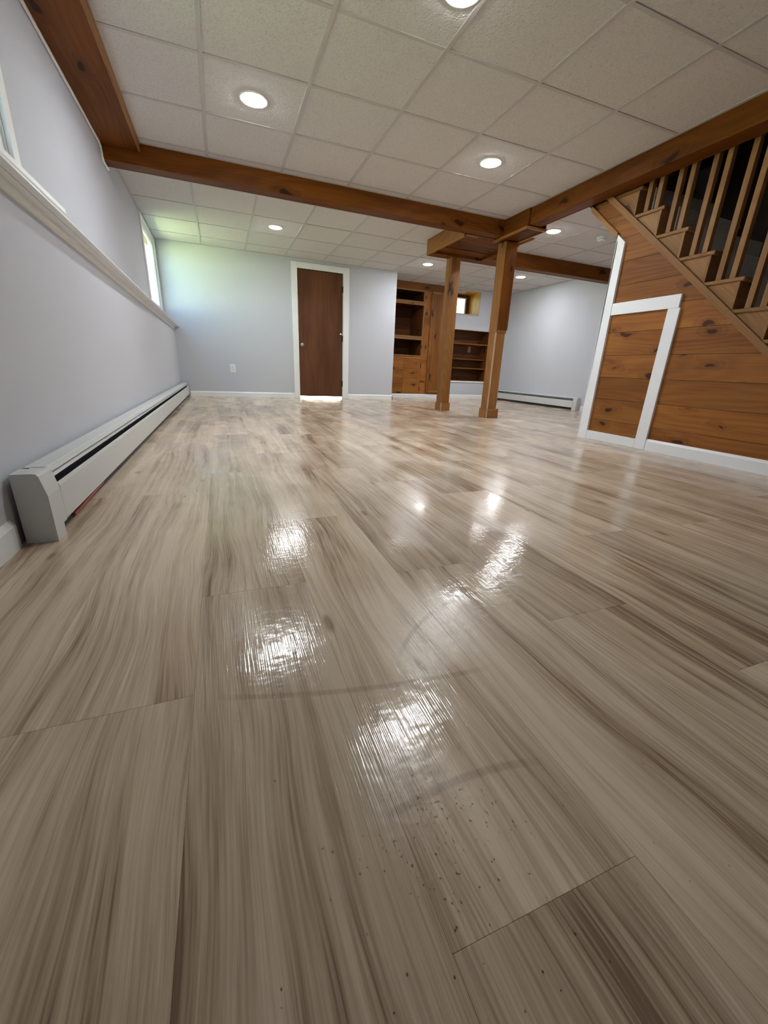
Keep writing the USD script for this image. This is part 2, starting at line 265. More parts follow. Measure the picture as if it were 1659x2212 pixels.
obj('backing', cat(bx(2.94, 4.57, YR + .70, YR + .78, -.05, 2.45), bx(4.42, 4.47, YR + .1, YR + .70, -.05, 1.65), bx(4.42, 4.47, YR + .5, YR + .70, 1.65, 2.45)), 'concrete', w)
obj('niche_return', cat(bx(NICHE[0] - .1, NICHE[0], YR + .1, YR + .4, .2, 1.5), bx(NICHE[1], NICHE[1] + .1, YR + .1, YR + .4, .2, 1.5)), 'wall_paint', w)
w = thing('wall_right', kind='structure')
obj('painted_wall', bx(XR, XR + .15, 2.9, YR + .5, -.05, 2.45), 'wall_paint', w)
w = thing('wall_stairwell', kind='structure')
obj('concrete_wall', bx(XW, XW + .15, YREAR, 3.05, -.05, 4.2), 'unlit_dark_panel', w)  # dark panelling rather than concrete, stairwell gloom put into its colour
obj('end_wall', bx(XS + .036, XW, 3.03, 3.08, -.05, 1.60), 'wall_paint', w)
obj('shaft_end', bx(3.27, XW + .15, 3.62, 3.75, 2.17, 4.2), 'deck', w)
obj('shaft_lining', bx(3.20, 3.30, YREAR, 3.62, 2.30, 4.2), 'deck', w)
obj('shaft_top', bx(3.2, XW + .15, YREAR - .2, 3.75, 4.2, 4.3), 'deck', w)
obj('shaft_side', bx(XW, XW + .15, 3.05, 3.75, -.05, 4.2), 'wall_paint', w)
obj('near_wall', bx(XW + .15, XR + .15, 2.95, 3.08, -.05, 2.45), 'wall_paint', w)
w = thing('wall_rear', kind='structure')
obj('painted_wall', bx(-1.0, XW + .15, YREAR - .15, YREAR, -.05, 4.2), 'wall_paint', w)

# ------------------------------------------------------------------ ceiling
ceil = thing('ceiling', kind='structure')
obj('deck', cat(bx(-1.0, 3.25, YREAR - .2, 8.9, 2.36, 2.46), bx(3.25, XR + .15, 3.62, 8.9, 2.36, 2.46), bx(4.2, XR + .15, 2.9, 3.62, 2.36, 2.46)), 'deck', ceil)
GB = .012                                   # half width of a grid bar
def tile_field(xs, ys, clip, sides='lrfb'):
    xa, xb, ya, yb = clip
    ex = [xa] + [v for v in xs if xa + .03 < v < xb - .03] + [xb]; ey = [ya] + [v for v in ys if ya + .03 < v < yb - .03] + [yb]
    for i in range(len(ex) - 1):
        for j in range(len(ey) - 1):
            dz = RNG.uniform(0, .002)
            obj('tile', bx(ex[i] + .004, ex[i + 1] - .004, ey[j] + .004, ey[j + 1] - .004, ZC + .0026 + dz, ZC + .018, .0015), 'tile', ceil)
    for v in ex[1:-1]: obj('grid_bar', bx(v - GB, v + GB, ya, yb, ZC - .0008, ZC + .006, .0006), 'grid_paint', ceil)
    for v in ey[1:-1]: obj('grid_bar', bx(xa, xb, v - GB, v + GB, ZC - .0003, ZC + .0055, .0006), 'grid_paint', ceil)
    for sd, e in zip('lrfb', (bx(xa, xa + .022, ya, yb, ZC - .0005, ZC + .006), bx(xb - .022, xb, ya, yb, ZC - .0005, ZC + .006), bx(xa, xb, ya, ya + .022, ZC - .0002, ZC + .0065), bx(xa, xb, yb - .022, yb, ZC - .0002, ZC + .0065))):
        if sd in sides: obj('grid_angle', e, 'grid_paint', ceil)
GX1 = [.042 + .613 * k for k in range(-2, 7)]; GY1 = [3.163 + .607 * k for k in range(-8, 3)]
tile_field(GX1, GY1, (-.47, 3.10, YREAR, 4.48))
GX2 = [-.118, .495, 1.10, 1.71, 2.33, 2.945, 3.565, 4.165, 4.715, 5.33]; GY2 = [5.09, 5.74, 6.375, 7.005, 7.54]
tile_field(GX2, GY2, (XU, 2.945, 4.60, YB), 'lfb')
tile_field(GX2, GY2, (2.945, XR, 5.42, YR), 'rfb')
obj('grid_bar', bx(2.945 - GB, 2.945 + GB, 5.42, YB, ZC - .0008, ZC + .006, .0006), 'grid_paint', ceil)
obj('grid_angle', bx(3.041, 3.062, YB + .1, YR, ZC - .0005, ZC + .006), 'grid_paint', ceil)
tile_field([4.12, 4.73, 5.34], [4.19, 4.87], (3.24, XR, 3.60, 5.41))

# ------------------------------------------------------------------ lamps
def lamp(x, y, label):
    t = thing('recessed_light', label, 'ceiling light', loc=(x, y, ZC))
    ring = lathe([(.0745, -.001), (.0755, -.003), (.083, -.0035), (.089, -.0025), (.091, .004), (.0745, .004), (.0745, -.001)], 40)
    obj('trim_ring', ring, 'plate_white', t, smooth=30)
    lens = lathe([(0, -.0088), (.05, -.0082), (.066, -.007), (.0725, -.0048), (.0742, -.0012), (.0742, .003), (0, .003)], 28)
    obj('lens', lens, 'lens', t, smooth=40)
    return t
lamp(.350, 3.468, 'round ceiling light nearest the left wall in front of the cross beam')
lamp(2.190, 3.466, 'round ceiling light close before the corner of cross beam and stair beam')
lamp(1.160, 2.215, 'round ceiling light cut off by the top edge of the picture')
lamp(.795, 6.050, 'round ceiling light between the cross beam and the brown door')
lamp(3.250, 6.680, 'round ceiling light above the pine cabinet, left of both posts')
lamp(5.020, 6.600, 'round ceiling light below the rear beam, right of both posts')
lamp(3.800, 4.500, 'round ceiling light just right of the post tops, beside smoke alarm')
sm = thing('smoke_alarm', 'white round smoke alarm on ceiling beside the stair corner', 'smoke alarm', loc=(4.46, 4.40, ZC))
obj('housing', lathe([(0, -.034), (.035, -.034), (.05, -.028), (.056, -.012), (.060, -.010), (.060, .004), (0, .004)], 32), 'plate_white', sm, smooth=35)
obj('vent_ring', lathe([(.0515, -.024), (.0545, -.022), (.0568, -.014), (.054, -.014), (.0515, -.024)], 32), 'grey_metal', sm, smooth=35)
obj('test_button', lathe([(0, -.037), (.010, -.0365), (.012, -.033), (0, -.033)], 16), 'grey_metal', sm, smooth=35)

# ------------------------------------------------------------------ beams
ZB = 2.011
t = thing('timber_beam', 'stained pine beam crossing the room from left wall to the posts', 'beam', kind='thing')
obj('face_board', bx(-.734, 3.10, 4.47, 4.49, ZB, ZC + .05, .002), 'pine_beam', t, grain='x')
obj('soffit_board', bx(-.734, 3.24, 4.49, 4.595, ZB + .0005, ZB + .02, .002), 'pine_beam', t, grain='x')
obj('rear_board', bx(-.734, 2.69, 4.595, 4.615, ZB, ZC + .05, .002), 'pine_beam', t, grain='x')
t = thing('timber_beam', 'flat stained pine board beam along the top of left wall', 'beam', kind='thing')
obj('soffit_board', bx(-.734, -.470, YREAR, 4.468, 2.108, 2.125, .002), 'pine_beam', t, grain='y')
obj('edge_board', bx(-.470, -.452, YREAR, 4.468, 2.104, ZC + .05, .002), 'pine_post', t, grain='y')
t = thing('timber_beam', 'stained pine beam above the staircase running towards the posts', 'beam', kind='thing')
obj('face_board', bx(3.10, 3.118, YREAR, 4.05, ZB, ZC + .05, .002), 'pine_beam', t, grain='y')
obj('soffit_board', bx(3.118, 3.235, YREAR, 4.05, ZB + .0005, ZB + .02, .002), 'pine_beam', t, grain='y')
obj('inner_board', bx(3.235, 3.252, YREAR, 4.05, ZB, 2.32, .002), 'pine_beam', t, grain='y')
t = thing('timber_beam', 'stained pine beam behind the posts running to the far right wall', 'beam', kind='thing')
obj('face_board', bx(2.693, XR, 5.40, 5.42, 1.983, ZC + .05, .002), 'pine_beam', t, grain='x')
obj('soffit_board', bx(2.693, XR, 5.42, 5.53, 1.9835, 2.005, .002), 'pine_beam', t, grain='x')
obj('rear_board', bx(2.693, XR, 5.53, 5.55, 1.983, ZC + .05, .002), 'pine_beam', t, grain='x')
t = thing('beam_box', 'boxed pine soffit joining the two cross beams over the posts', 'soffit', kind='thing')
obj('side_board', bx(2.672, 2.692, 4.617, 5.552, 1.983, ZC + .05, .002), 'pine_post', t, grain='y')
ys = [4.617, 4.80, 4.99, 5.19, 5.398]
for i in range(4): obj('plank', bx(2.693, 3.42, ys[i] + .001, ys[i + 1] - .001, 2.012 + (.006 if i == 2 else 0), 2.032, .002), 'pine_beam', t, grain='x')
obj('side_board', bx(3.42, 3.438, 4.617, 5.398, 1.985, ZC + .05, .002), 'pine_beam', t, grain='y')
obj('batten', bx(2.70, 2.86, 4.60, 4.64, 1.998, 2.012, .002), 'pine_post', t, grain='x')
t = thing('beam_junction', 'boxed pine junction at top of the nearer post', 'beam junction', kind='thing')
obj('face_board', bx(3.082, 3.10, 4.052, 4.468, ZB - .004, ZC + .05, .002), 'pine_beam', t, grain='y')
obj('edge_strip', bx(3.080, 3.104, 4.06, 4.66, 1.984, 2.006, .002), 'pine_post', t, grain='y')
obj('edge_strip', bx(3.104, 3.33, 4.05, 4.085, 1.984, 2.0065, .002), 'pine_post', t, grain='x')
obj('edge_strip', bx(3.306, 3.33, 4.086, 4.66, 1.984, 2.006, .002), 'pine_beam', t, grain='y')
obj('panel', bx(3.104, 3.306, 4.085, 4.66, 1.992, 2.0085), 'pine_beam', t, grain='y')
obj('side_board', bx(3.312, 3.33, 4.06, 4.60, 2.006, ZC + .05, .002), 'pine_beam', t, grain='y')
obj('strip', cat(bx(3.35, 3.365, 4.30, 4.64, 1.965, 1.990, .002), bx(3.365, 3.40, 4.30, 4.62, 1.982, 1.990, .002)), 'pine_post', t, grain='y')

def lean(m, k=-.0115, z0=0.0):
    v = m.vertices.copy(); v[:, 0] += k * (v[:, 2] - z0); m.vertices = v; return m
t = thing('wooden_post', 'slim pine post under the rear beam, left and farther of two', 'post', kind='thing')
obj('shaft', lean(bx(3.004, 3.136, 5.408, 5.558, .0, 1.982, .003)), 'pine_post', t, grain='z')
obj('plinth', bx(2.995, 3.004, 5.40, 5.57, .0, .116, .0015), 'pine_post', t, grain='y')
obj('plinth', bx(3.0045, 3.148, 5.395, 5.407, .0, .116, .0015), 'pine_post', t, grain='x')
obj('plinth', bx(3.137, 3.148, 5.408, 5.57, .0, .116, .0015), 'pine_post', t, grain='y')
obj('plinth_edge', bx(2.993, 3.005, 5.393, 5.399, .0, .1165, .001), 'pine_pale', t, grain='z')
t = thing('wooden_post', 'stouter pine post nearer the stairs, boxed wider on its upper half', 'post', kind='thing')
obj('shaft', lean(bx(3.190, 3.318, 4.525, 4.655, .0, 1.983, .002)), 'pine_post', t, grain='z')
obj('upper_board', lean(bx(3.199, 3.345, 4.500, 4.525, 1.055, 1.983, .002)), 'pine_beam', t, grain='z')
obj('upper_side_board', lean(bx(3.185, 3.199, 4.505, 4.655, 1.03, 1.983, .002)), 'pine_post', t, grain='z')
obj('upper_return', lean(bx(3.319, 3.343, 4.5255, 4.655, 1.055, 1.983, .002)), 'pine_beam', t, grain='z')
obj('collar', lean(bx(3.203, 3.332, 4.502, 4.524, 1.022, 1.054, .002)), 'pine_post', t, grain='x')
obj('lower_board', lean(bx(3.203, 3.322, 4.507, 4.5245, .12, 1.021, .002)), 'pine_post', t, grain='z')
obj('edge_strip', lean(bx(3.189, 3.2015, 4.506, 4.524, .12, 1.029, .001)), 'pine_pale', t, grain='z')
obj('edge_strip', lean(bx(3.322, 3.329, 4.512, 4.60, .14, 1.05, .001)), 'pine_pale', t, grain='z')
obj('plinth', bx(3.176, 3.186, 4.50, 4.668, .0, .12, .0015), 'pine_post', t, grain='y')
obj('plinth', bx(3.1865, 3.357, 4.495, 4.506, .0, .12, .0015), 'pine_post', t, grain='x')
obj('plinth', bx(3.345, 3.357, 4.507, 4.668, .0, .12, .0015), 'pine_post', t, grain='y')
obj('plinth_edge', bx(3.175, 3.1865, 4.4935, 4.4995, .0, .1205, .001), 'pine_pale', t, grain='z')

# ------------------------------------------------------------------ ledge on the foundation wall, mouldings, baseboards
def along_y(profile, ya, yb, dz=lambda y: 0.0, n=2):
    """profile (x,z) swept along y; dz lets the ledge sag as it does in the room"""
    P = np.array(profile, float); k = len(P); yy = np.linspace(ya, yb, n); V = []
    for y in yy: V += [(x, y, z + dz(y)) for x, z in P]
    Fc = []
    for i in range(n - 1):
        for j in range(k):
            a, b = i * k + j, i * k + (j + 1) % k; Fc += [(a, b, b + k), (a, b + k, a + k)]
    capf = trimesh.creation.triangulate_polygon(Polygon(P), engine='earcut')
    cv, cf = capf; V = V + [(x, ya, z + dz(ya)) for x, z in cv] + [(x, yb, z + dz(yb)) for x, z in cv]
    o = n * k; Fc += [tuple(f + o) for f in cf] + [tuple(f[::-1] + o + len(cv)) for f in cf]
    m = trimesh.Trimesh(np.array(V), np.array(Fc), process=False)
    trimesh.repair.fix_normals(m); return m
sag = lambda y: 1.076 - .0085 * (max(y, 1.6) - 1.8)
t = thing('trim_1', kind='structure')
obj('ledge_board', along_y([(-.74, 0), (-.533, 0), (-.530, -.002), (-.530, -.008), (-.532, -.0095), (-.5585, -.0095), (-.5585, -.004), (-.5605, -.004), (-.5605, -.0105), (-.74, -.0105)], YREAR, YB, sag, 12), 'trim_paint', t)
obj('bed_moulding', along_y([(-.60, -.0107), (-.5895, -.0107), (-.589, -.012), (-.589, -.024), (-.590, -.0255), (-.597, -.0275), (-.603, -.0325), (-.6045, -.0395), (-.612, -.0395), (-.612, -.0107)], YREAR, YB, sag, 12), 'trim_paint', t)
obj('lower_wall', along_y([(-1.0, -1.25), (XL, -1.25), (XL, -.037), (-1.0, -.037)], YREAR, YB, sag, 12), 'wall_paint', w_left)
t = thing('trim_2', kind='structure')
obj('bead_moulding', tube([(-.7265, YREAR, 2.101), (-.7265, 4.42, 2.101), (-.7265, 4.458, 2.085), (-.7265, 4.462, 2.02), (-.7265, 4.49, 2.000), (-.7265, 4.64, 2.000)], .0095, 10), 'trim_paint', t, smooth=40)
def base_x(x0, x1, y, h=.083, th=.013):                                # baseboard on a wall that faces -y
    return prism([(y, 0), (y - th, 0), (y - th, h - .016), (y - .004, h - .002), (y - .002, h), (y, h)], x0, x1, 'x')
def base_left(y0, y1, x, h=.087, th=.014, s=1):
    return prism([(x, 0), (x + s * th, 0), (x + s * th, h - .018), (x + s * .005, h - .003), (x + s * .002, h), (x, h)], y0, y1, 'y')
t = thing('baseboard_left', kind='structure'); obj('board', base_left(YREAR, 1.395, XL - .002, .088), 'trim_paint', t)
t = thing('baseboard_back', kind='structure')
obj('board', base_x(-.48, 1.190, YB), 'trim_paint', t); obj('board', base_x(2.166, 3.053, YB), 'trim_paint', t); obj('return_board', base_left(YB - .013, YB + .1, 3.04, .083, .013), 'trim_paint', t)
t = thing('baseboard_recess', kind='structure'); obj('board', base_x(3.05, 4.42, YR - .012, .078), 'trim_paint', t); obj('board', base_x(4.42, XR, YR, .086), 'trim_paint', t)
t = thing('baseboard_right', kind='structure'); obj('board', base_left(3.08, 5.57, XR, .083, .013, -1), 'trim_paint', t)

# ------------------------------------------------------------------ baseboard heaters
def heater(L, label, far_cap, seams):
    """hydronic baseboard heater: back at x=0, front at x=.08, runs along +y from 0 to L"""
    t = thing('baseboard_heater', label, 'heater')
    cap = [(0, 0), (.080, 0), (.080, .145), (.076, .165), (.068, .205), (.063, .2125), (.055, .2145), (0, .2145)]
    obj('end_cap', prism(cap, 0, .085, 'y').difference(bx(-1, 1, .07, 1, -.01, .037)) if False else cat(prism(cap, 0, .070, 'y'), prism([(.02, .037), (.080, .037), (.080, .145), (.076, .165), (.068, .205), (.063, .2125), (.02, .2125)], .070, .100, 'y')), 'heater_paint', t)
    y0, y1 = .100, L - (.09 if far_cap else .03)
    obj('back_panel', prism([(0, .02), (.004, .02), (.004, .208), (.062, .208), (.066, .204), (.0685, .197), (.067, .197), (.060, .2105), (.055, .2125), (0, .2125)], y0 - .005, y1, 'y'), 'heater_paint', t)
    cuts = [y0] + seams + [y1]
    for a, b in zip(cuts[:-1], cuts[1:]):
        obj('front_cover', prism([(.078, .042), (.080, .040), (.0805, .150), (.0785, .158), (.072, .160), (.072, .158), (.0775, .156), (.0785, .150)], a + .0008, b - .0008, 'y'), 'heater_paint', t)
    if not far_cap: obj('damper', prism([(.050, .196), (.0665, .179), (.065, .1775), (.048, .194)], y0, y1, 'y'), 'grey_metal', t)
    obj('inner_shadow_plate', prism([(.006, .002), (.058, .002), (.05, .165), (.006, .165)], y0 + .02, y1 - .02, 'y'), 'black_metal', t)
    obj('pipe', cat(cyl((.062, .22, .012), (.062, .62, .022), .006, 8)), 'copper', t)
    if far_cap: obj('end_cap', prism(cap, L - .09, L, 'y'), 'heater_paint', t)
    else: obj('end_plate', cat(prism([(0, .03), (.02, .03), (.02, .2145), (0, .2145)], L - .03, L - .005, 'y'), bx(.075, .083, L - .012, L, 0, .17)), 'heater_paint', t)
    return t
def place(p, loc, rz=0.0):
    x = UsdGeom.Xform(p); x.GetOrderedXformOps()[0].Set(Gf.Vec3d(*loc))
    if rz: x.AddRotateZOp().Set(rz)
h1 = heater(6.0, 'long white baseboard heater along the left wall, near end in the foreground', False, [2.7, 4.55])
place(h1, (-.590, 1.42, 0), -.18)
h2 = heater(2.43, 'short white baseboard heater on the far right wall behind the posts', True, [])
place(h2, (XR - .002, YR - .015, 0), 180)

# ------------------------------------------------------------------ door in the back wall
t = thing('door_1', kind='structure')
obj('door_leaf', bx(1.290, 2.056, YB + .012, YB + .047, .038, 2.018, .002), 'luan', t, grain='z')
obj('casing', bx(1.192, 1.287, YB - .019, YB, 0, 2.111, .003), 'trim_paint', t)
obj('casing', bx(2.062, 2.166, YB - .019, YB, 0, 2.111, .003), 'trim_paint', t)
obj('casing', bx(1.287, 2.062, YB - .019, YB, 2.022, 2.111, .003), 'trim_paint', t)
obj('jamb', cat(bx(1.275, 1.2885, YB, YB + .12, 0, 2.03), bx(2.0575, 2.07, YB, YB + .12, 0, 2.03), bx(1.275, 2.07, YB, YB + .12, 2.02, 2.03)), 'trim_paint', t)
k = obj('door_knob', trimesh.util.concatenate([lathe([(0, .062), (.018, .060), (.027, .050), (.028, .042), (.022, .032), (.012, .026), (.011, .010), (.030, .008), (.032, 0), (0, 0)], 24).apply_transform(trimesh.transformations.rotation_matrix(math.pi / 2, (1, 0, 0))).apply_translation((1.350, YB + .012, .880))]), 'chrome', t, smooth=35, label='chrome door knob')
obj('door_stop', cat(cyl((2.058, YB + .004, 1.088), (2.012, YB - .035, 1.088), .006, 10), cyl((2.016, YB - .031, 1.088), (2.006, YB - .040, 1.088), .010, 12), cyl((2.05, YB + .006, 1.06), (2.05, YB + .006, 1.10), .007, 10)), 'chrome', t, smooth=35)
for z in (1.785, 1.02, .262): obj('hinge', cat(cyl((2.0595, YB + .004, z - .05), (2.0595, YB + .004, z + .05), .0065, 10), bx(2.035, 2.0595, YB + .0105, YB + .0125, z - .045, z + .045)), 'black_metal', t)
obj('door_sweep', bx(1.40, 2.05, YB + .008, YB + .012, .038, .058, .001), 'luan', t, grain='x')

# ------------------------------------------------------------------ outlets
def outlet(name, label, x, y, z, wd=.087, hg=.130, plate='plate_white'):
    t = thing(name, label, 'outlet')
    obj('cover_plate', bx(x - wd / 2, x + wd / 2, y - .006, y, z - hg / 2, z + hg / 2, .003), plate, t)
    for dz in (.022, -.022):
        r = obj('receptacle', bx(x - .017, x + .017, y - .009, y - .0055, z + dz - .0165, z + dz + .0165, .003), plate, t)
        obj('slot', cat(bx(x - .009, x - .0068, y - .0095, y - .0085, z + dz - .002, z + dz + .008), bx(x + .0062, x + .0084, y - .0095, y - .0085, z + dz - .002, z + dz + .008), bx(x - .003, x + .003, y - .0095, y - .0085, z + dz - .011, z + dz - .006)), 'slot_dark', r)
    obj('screw', cyl((x, y - .007, z), (x, y - .0055, z), .003, 10), 'grey_metal', t)
outlet('wall_outlet', 'white wall outlet low on the back wall left of the door', .197, YB, .453)
outlet('wall_outlet', 'pale outlet on the back boards inside the low bookshelf niche', 5.23, YR + .296, 1.04, .075, .125, 'plate_almond')
outlet('wall_outlet', 'white outlet at the left edge inside the tall cabinet opening', 3.345, YR + .587, 1.33, .075, .125)

# ------------------------------------------------------------------ windows
def window_x(n, y0, y1, z0, z1, xin, stool=None):
    """window in the left wall; xin is the room face of the wall"""
    t = thing(f'window_{n}', kind='structure'); xo = xin - .052
    obj('jamb_lining', prism(sbox(y0 - .001, z0 - .001, y1 + .001, z1 + .001).difference(sbox(y0 + .014, z0 + .014, y1 - .014, z1 - .014)), xin - .066, xin + .001, 'x'), 'trim_paint', t)
    obj('sash', prism(sbox(y0 + .014, z0 + .014, y1 - .014, z1 - .014).difference(sbox(y0 + .06, z0 + .06, y1 - .06, z1 - .06)), xo + .01, xo + .045, 'x'), 'trim_paint', t)
    obj('glazing_bead', prism(sbox(y0 + .06, z0 + .06, y1 - .06, z1 - .06).difference(sbox(y0 + .068, z0 + .068, y1 - .068, z1 - .068)), xo + .018, xo + .034, 'x'), 'trim_paint', t)
    obj('pane', bx(xo + .024, xo + .028, y0 + .055, y1 - .055, z0 + .055, z1 - .055), 'pane', t)
    return t
w1 = window_x(1, *W1, XU)
obj('casing', bx(XU, XU + .018, W1[1] - .004, W1[1] + .062, 1.062, 2.09, .003), 'trim_paint', w1)
obj('casing', bx(XU, XU + .018, W1[0] - .062, W1[0] + .004, 1.062, 2.09, .003), 'trim_paint', w1)
obj('casing', bx(XU, XU + .018, W1[0] + .004, W1[1] - .004, W1[3] - .004, 2.09, .003), 'trim_paint', w1)
obj('stool', bx(XU, XU + .03, W1[0] - .2, 3.035, 1.255, 1.283, .004), 'trim_paint', w1)
w2 = window_x(2, *W2, XU)
obj('casing', bx(XU, XU + .016, W2[0] - .062, W2[0] + .004, 1.05, 2.150, .003), 'trim_paint', w2)
obj('casing', bx(XU, XU + .016, W2[1] - .004, YB - .012, 1.05, 2.150, .003), 'trim_paint', w2)
obj('casing', bx(XU, XU + .016, W2[0] + .004, W2[1] - .004, W2[3] - .004, 2.150, .003), 'trim_paint', w2)
obj('apron', bx(XU, XU + .016, W2[0] + .004, W2[1] - .004, 1.06, W2[2] + .006, .003), 'trim_paint', w2)
w3 = thing('window_3', kind='structure')
x0, x1, z0, z1 = W3; yo = YR + .44
for i in range(3): obj('jamb_board', bx(x1 - .002, x1 + .018, YR + .005 + i * .15, YR + .155 + i * .15 - .002, z0, z1, .001), 'pine_well', w3, grain='z')
for i in range(3): obj('head_board', bx(x0, x1 - .0025, YR + .005 + i * .15, YR + .155 + i * .15 - .002, z1 - .002, z1 + .018, .001), 'pine_well', w3, grain='x')
obj('jamb_board', bx(x0 - .018, x0 + .002, YR + .005, YR + .455, z0, z1, .001), 'pine_well', w3, grain='z')
obj('sill_board', bx(x0 + .002, x1 - .002, YR + .005, YR + .455, z0 - .018, z0 + .002, .001), 'pine_well', w3, grain='x')
obj('casing', prism(sbox(x0 - .006, z0 - .016, x1 + .008, z1 + .010).difference(sbox(x0 + .006, z0 + .003, x1 - .006, z1 - .006)), YR - .005, YR, 'y'), 'pine_pale', w3, grain='x')
obj('sash', prism(sbox(x0 + .003, z0 + .003, x1 - .003, z1 - .002).difference(sbox(x0 + .06, z0 + .03, x1 - .075, z1 - .055)), yo - .03, yo + .01, 'y'), 'pine_beam', w3, grain='z')
obj('inner_sash', prism(sbox(x0 + .058, z0 + .028, x1 - .073, z1 - .053).difference(sbox(x0 + .085, z0 + .045, x1 - .10, z1 - .075)), yo - .02, yo, 'y'), 'siding_white', w3)
obj('pane', bx(x0 + .08, x1 - .095, yo - .012, yo - .008, z0 + .04, z1 - .07), 'pane', w3)

# ------------------------------------------------------------------ built-in pine cabinet in the recess
YC = YR - .012
t = thing('built_in_cabinet', 'built-in knotty pine cabinet wall with dark open shelves and tall door', 'cabinet')
cx0, cx1 = 3.045, 4.415
obj('top_board', bx(cx0, cx1, YC, YC + .02, 2.035, ZC + .05, .0015), 'pine', t, grain='x')
for i, (a, b) in enumerate(((1.605, 2.034), (1.437, 1.604), (.897, 1.436), (.70, .896), (.08, .699))): obj('stile_board', bx(3.908, 4.04, YC, YC + .02, a, b, .0015), 'pine', t, grain='z' if i in (0, 2) else 'x')
obj('left_stile', bx(cx0, 3.10, YC, YC + .02, .08, 2.034, .0015), 'pine', t, grain='z')
def edge(x0, x1, z0, z1): return obj('edge_strip', bx(x0, x1, YC - .012, YC + .02, z0, z1, .002), 'pine_light', t, grain='x' if x1 - x0 > z1 - z0 else 'z')
edge(3.10, 3.875, 2.008, 2.034); edge(3.875, 3.906, 1.838, 2.034)
edge(3.10, 3.906, 1.803, 1.837); edge(3.10, 3.906, 1.768, 1.802); edge(3.885, 3.906, 1.206, 1.767)
edge(3.10, 3.906, 1.172, 1.205); edge(3.10, 3.906, 1.132, 1.171); edge(3.880, 3.906, .842, 1.131); edge(3.10, 3.906, .814, .841)
for z in (1.79, 1.165, .82): obj('shelf', bx(3.10, 3.90, YC + .02, YC + .60, z, z + .02), 'pine_dark_shaded', t, grain='x')
for a, b in ((.75, 1.0), (1.0, 1.2), (1.2, 1.38), (1.38, 1.60), (1.60, 1.80), (1.80, 2.03)): obj('back_board', bx(3.06, 3.92, YC + .60, YC + .615, a + .001, b - .001, .002), 'pine_dark_shaded', t, grain='x')
obj('side_panel', bx(3.886, 3.902, YC + .02, YC + .60, .80, 2.03), 'pine_dark_shaded', t, grain='y'); obj('side_panel', bx(3.085, 3.10, YC + .02, YC + .60, .80, 2.03), 'pine_dark_shaded', t, grain='y'); obj('top_panel', bx(3.09, 3.90, YC + .02, YC + .60, 2.03, 2.045), 'pine_dark_shaded', t, grain='x')
obj('rail', bx(3.10, 3.906, YC, YC + .02, .775, .813, .0015), 'pine', t, grain='x')
zz = [.082, .30, .52, .772]
d = obj('door', cat(bx(3.10, 3.51, YC - .001, YC + .019, .082, .772, .002)), 'pine', t, grain='x', rnd=.55)
d = obj('door', cat(bx(3.512, 3.906, YC - .001, YC + .019, .082, .772, .002)), 'pine', t, grain='x', rnd=.6)
for z in (.640, .185): obj('hinge', cat(bx(3.898, 3.905, YC - .004, YC, z - .045, z + .045), bx(3.910, 3.917, YC - .004, YC, z - .045, z + .045), bx(3.903, 3.912, YC - .0045, YC, z - .012, z + .012)), 'black_metal', d)
d = sub('tall_door', t)
for a, b in ((4.052, 4.112), (4.113, 4.285), (4.286, 4.405)): obj('board', bx(a, b, YC - .020, YC + .0, .112, 2.030, .002), 'pine', d, grain='z')
obj('batten', bx(4.058, 4.405, YC - .038, YC - .0205, 1.990, 2.032, .002), 'pine_light', d, grain='x'); obj('batten', bx(4.11, 4.405, YC - .038, YC - .0205, .115, .158, .002), 'pine_light', d, grain='x')
obj('edge_strip', bx(4.050, 4.060, YC - .026, YC - .0205, .11, 2.03, .001), 'pine_light', d, grain='z'); 
obj('finger_slot', cat(bx(4.109, 4.117, YC - .0215, YC - .0198, 1.713, 1.792), bx(4.117, 4.124, YC - .0215, YC - .0198, .35, .43)), 'slot_dark', d)
obj('base_board', bx(4.04, cx1, YC, YC + .02, .08, .111, .001), 'pine', t, grain='x')
obj('backing', bx(4.04, cx1, YC + .001, YC + .02, .112, 2.034), 'pine', t, grain='z')

# ------------------------------------------------------------------ low bookshelf niche
t = thing('built_in_bookshelf', 'low dark pine bookshelf set into white wall under the small window', 'bookshelf')
nx0, nx1, nz0, nz1 = NICHE
zb = [nz0, .52, .69, .88, 1.04, 1.21, nz1]
for a, b in zip(zb[:-1], zb[1:]): obj('back_board', bx(nx0, nx1, YR + .30, YR + .315, a + .001, b - .001, .002), 'pine_dark_shaded', t, grain='x')
obj('side_panel', bx(nx0, nx0 + .015, YR + .002, YR + .30, nz0, nz1), 'pine_dark_shaded', t, grain='z'); obj('side_panel', bx(nx1 - .012, nx1, YR + .002, YR + .30, nz0, nz1), 'pine_dark_shaded', t, grain='z')
obj('top_panel', bx(nx0 + .015, nx1 - .012, YR + .002, YR + .30, nz1 - .012, nz1), 'pine_dark_shaded', t, grain='x'); obj('bottom_panel', bx(nx0 + .015, nx1 - .012, YR + .002, YR + .30, nz0, nz0 + .012), 'pine_dark_shaded', t, grain='x')
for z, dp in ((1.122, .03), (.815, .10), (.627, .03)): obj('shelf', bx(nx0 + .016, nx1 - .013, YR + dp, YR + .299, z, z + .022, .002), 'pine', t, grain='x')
obj('sill_trim', bx(nx0 - .02, nx1 + .004, YR - .016, YR + .012, nz0 - .030, nz0 - .001, .003), 'trim_paint', t)

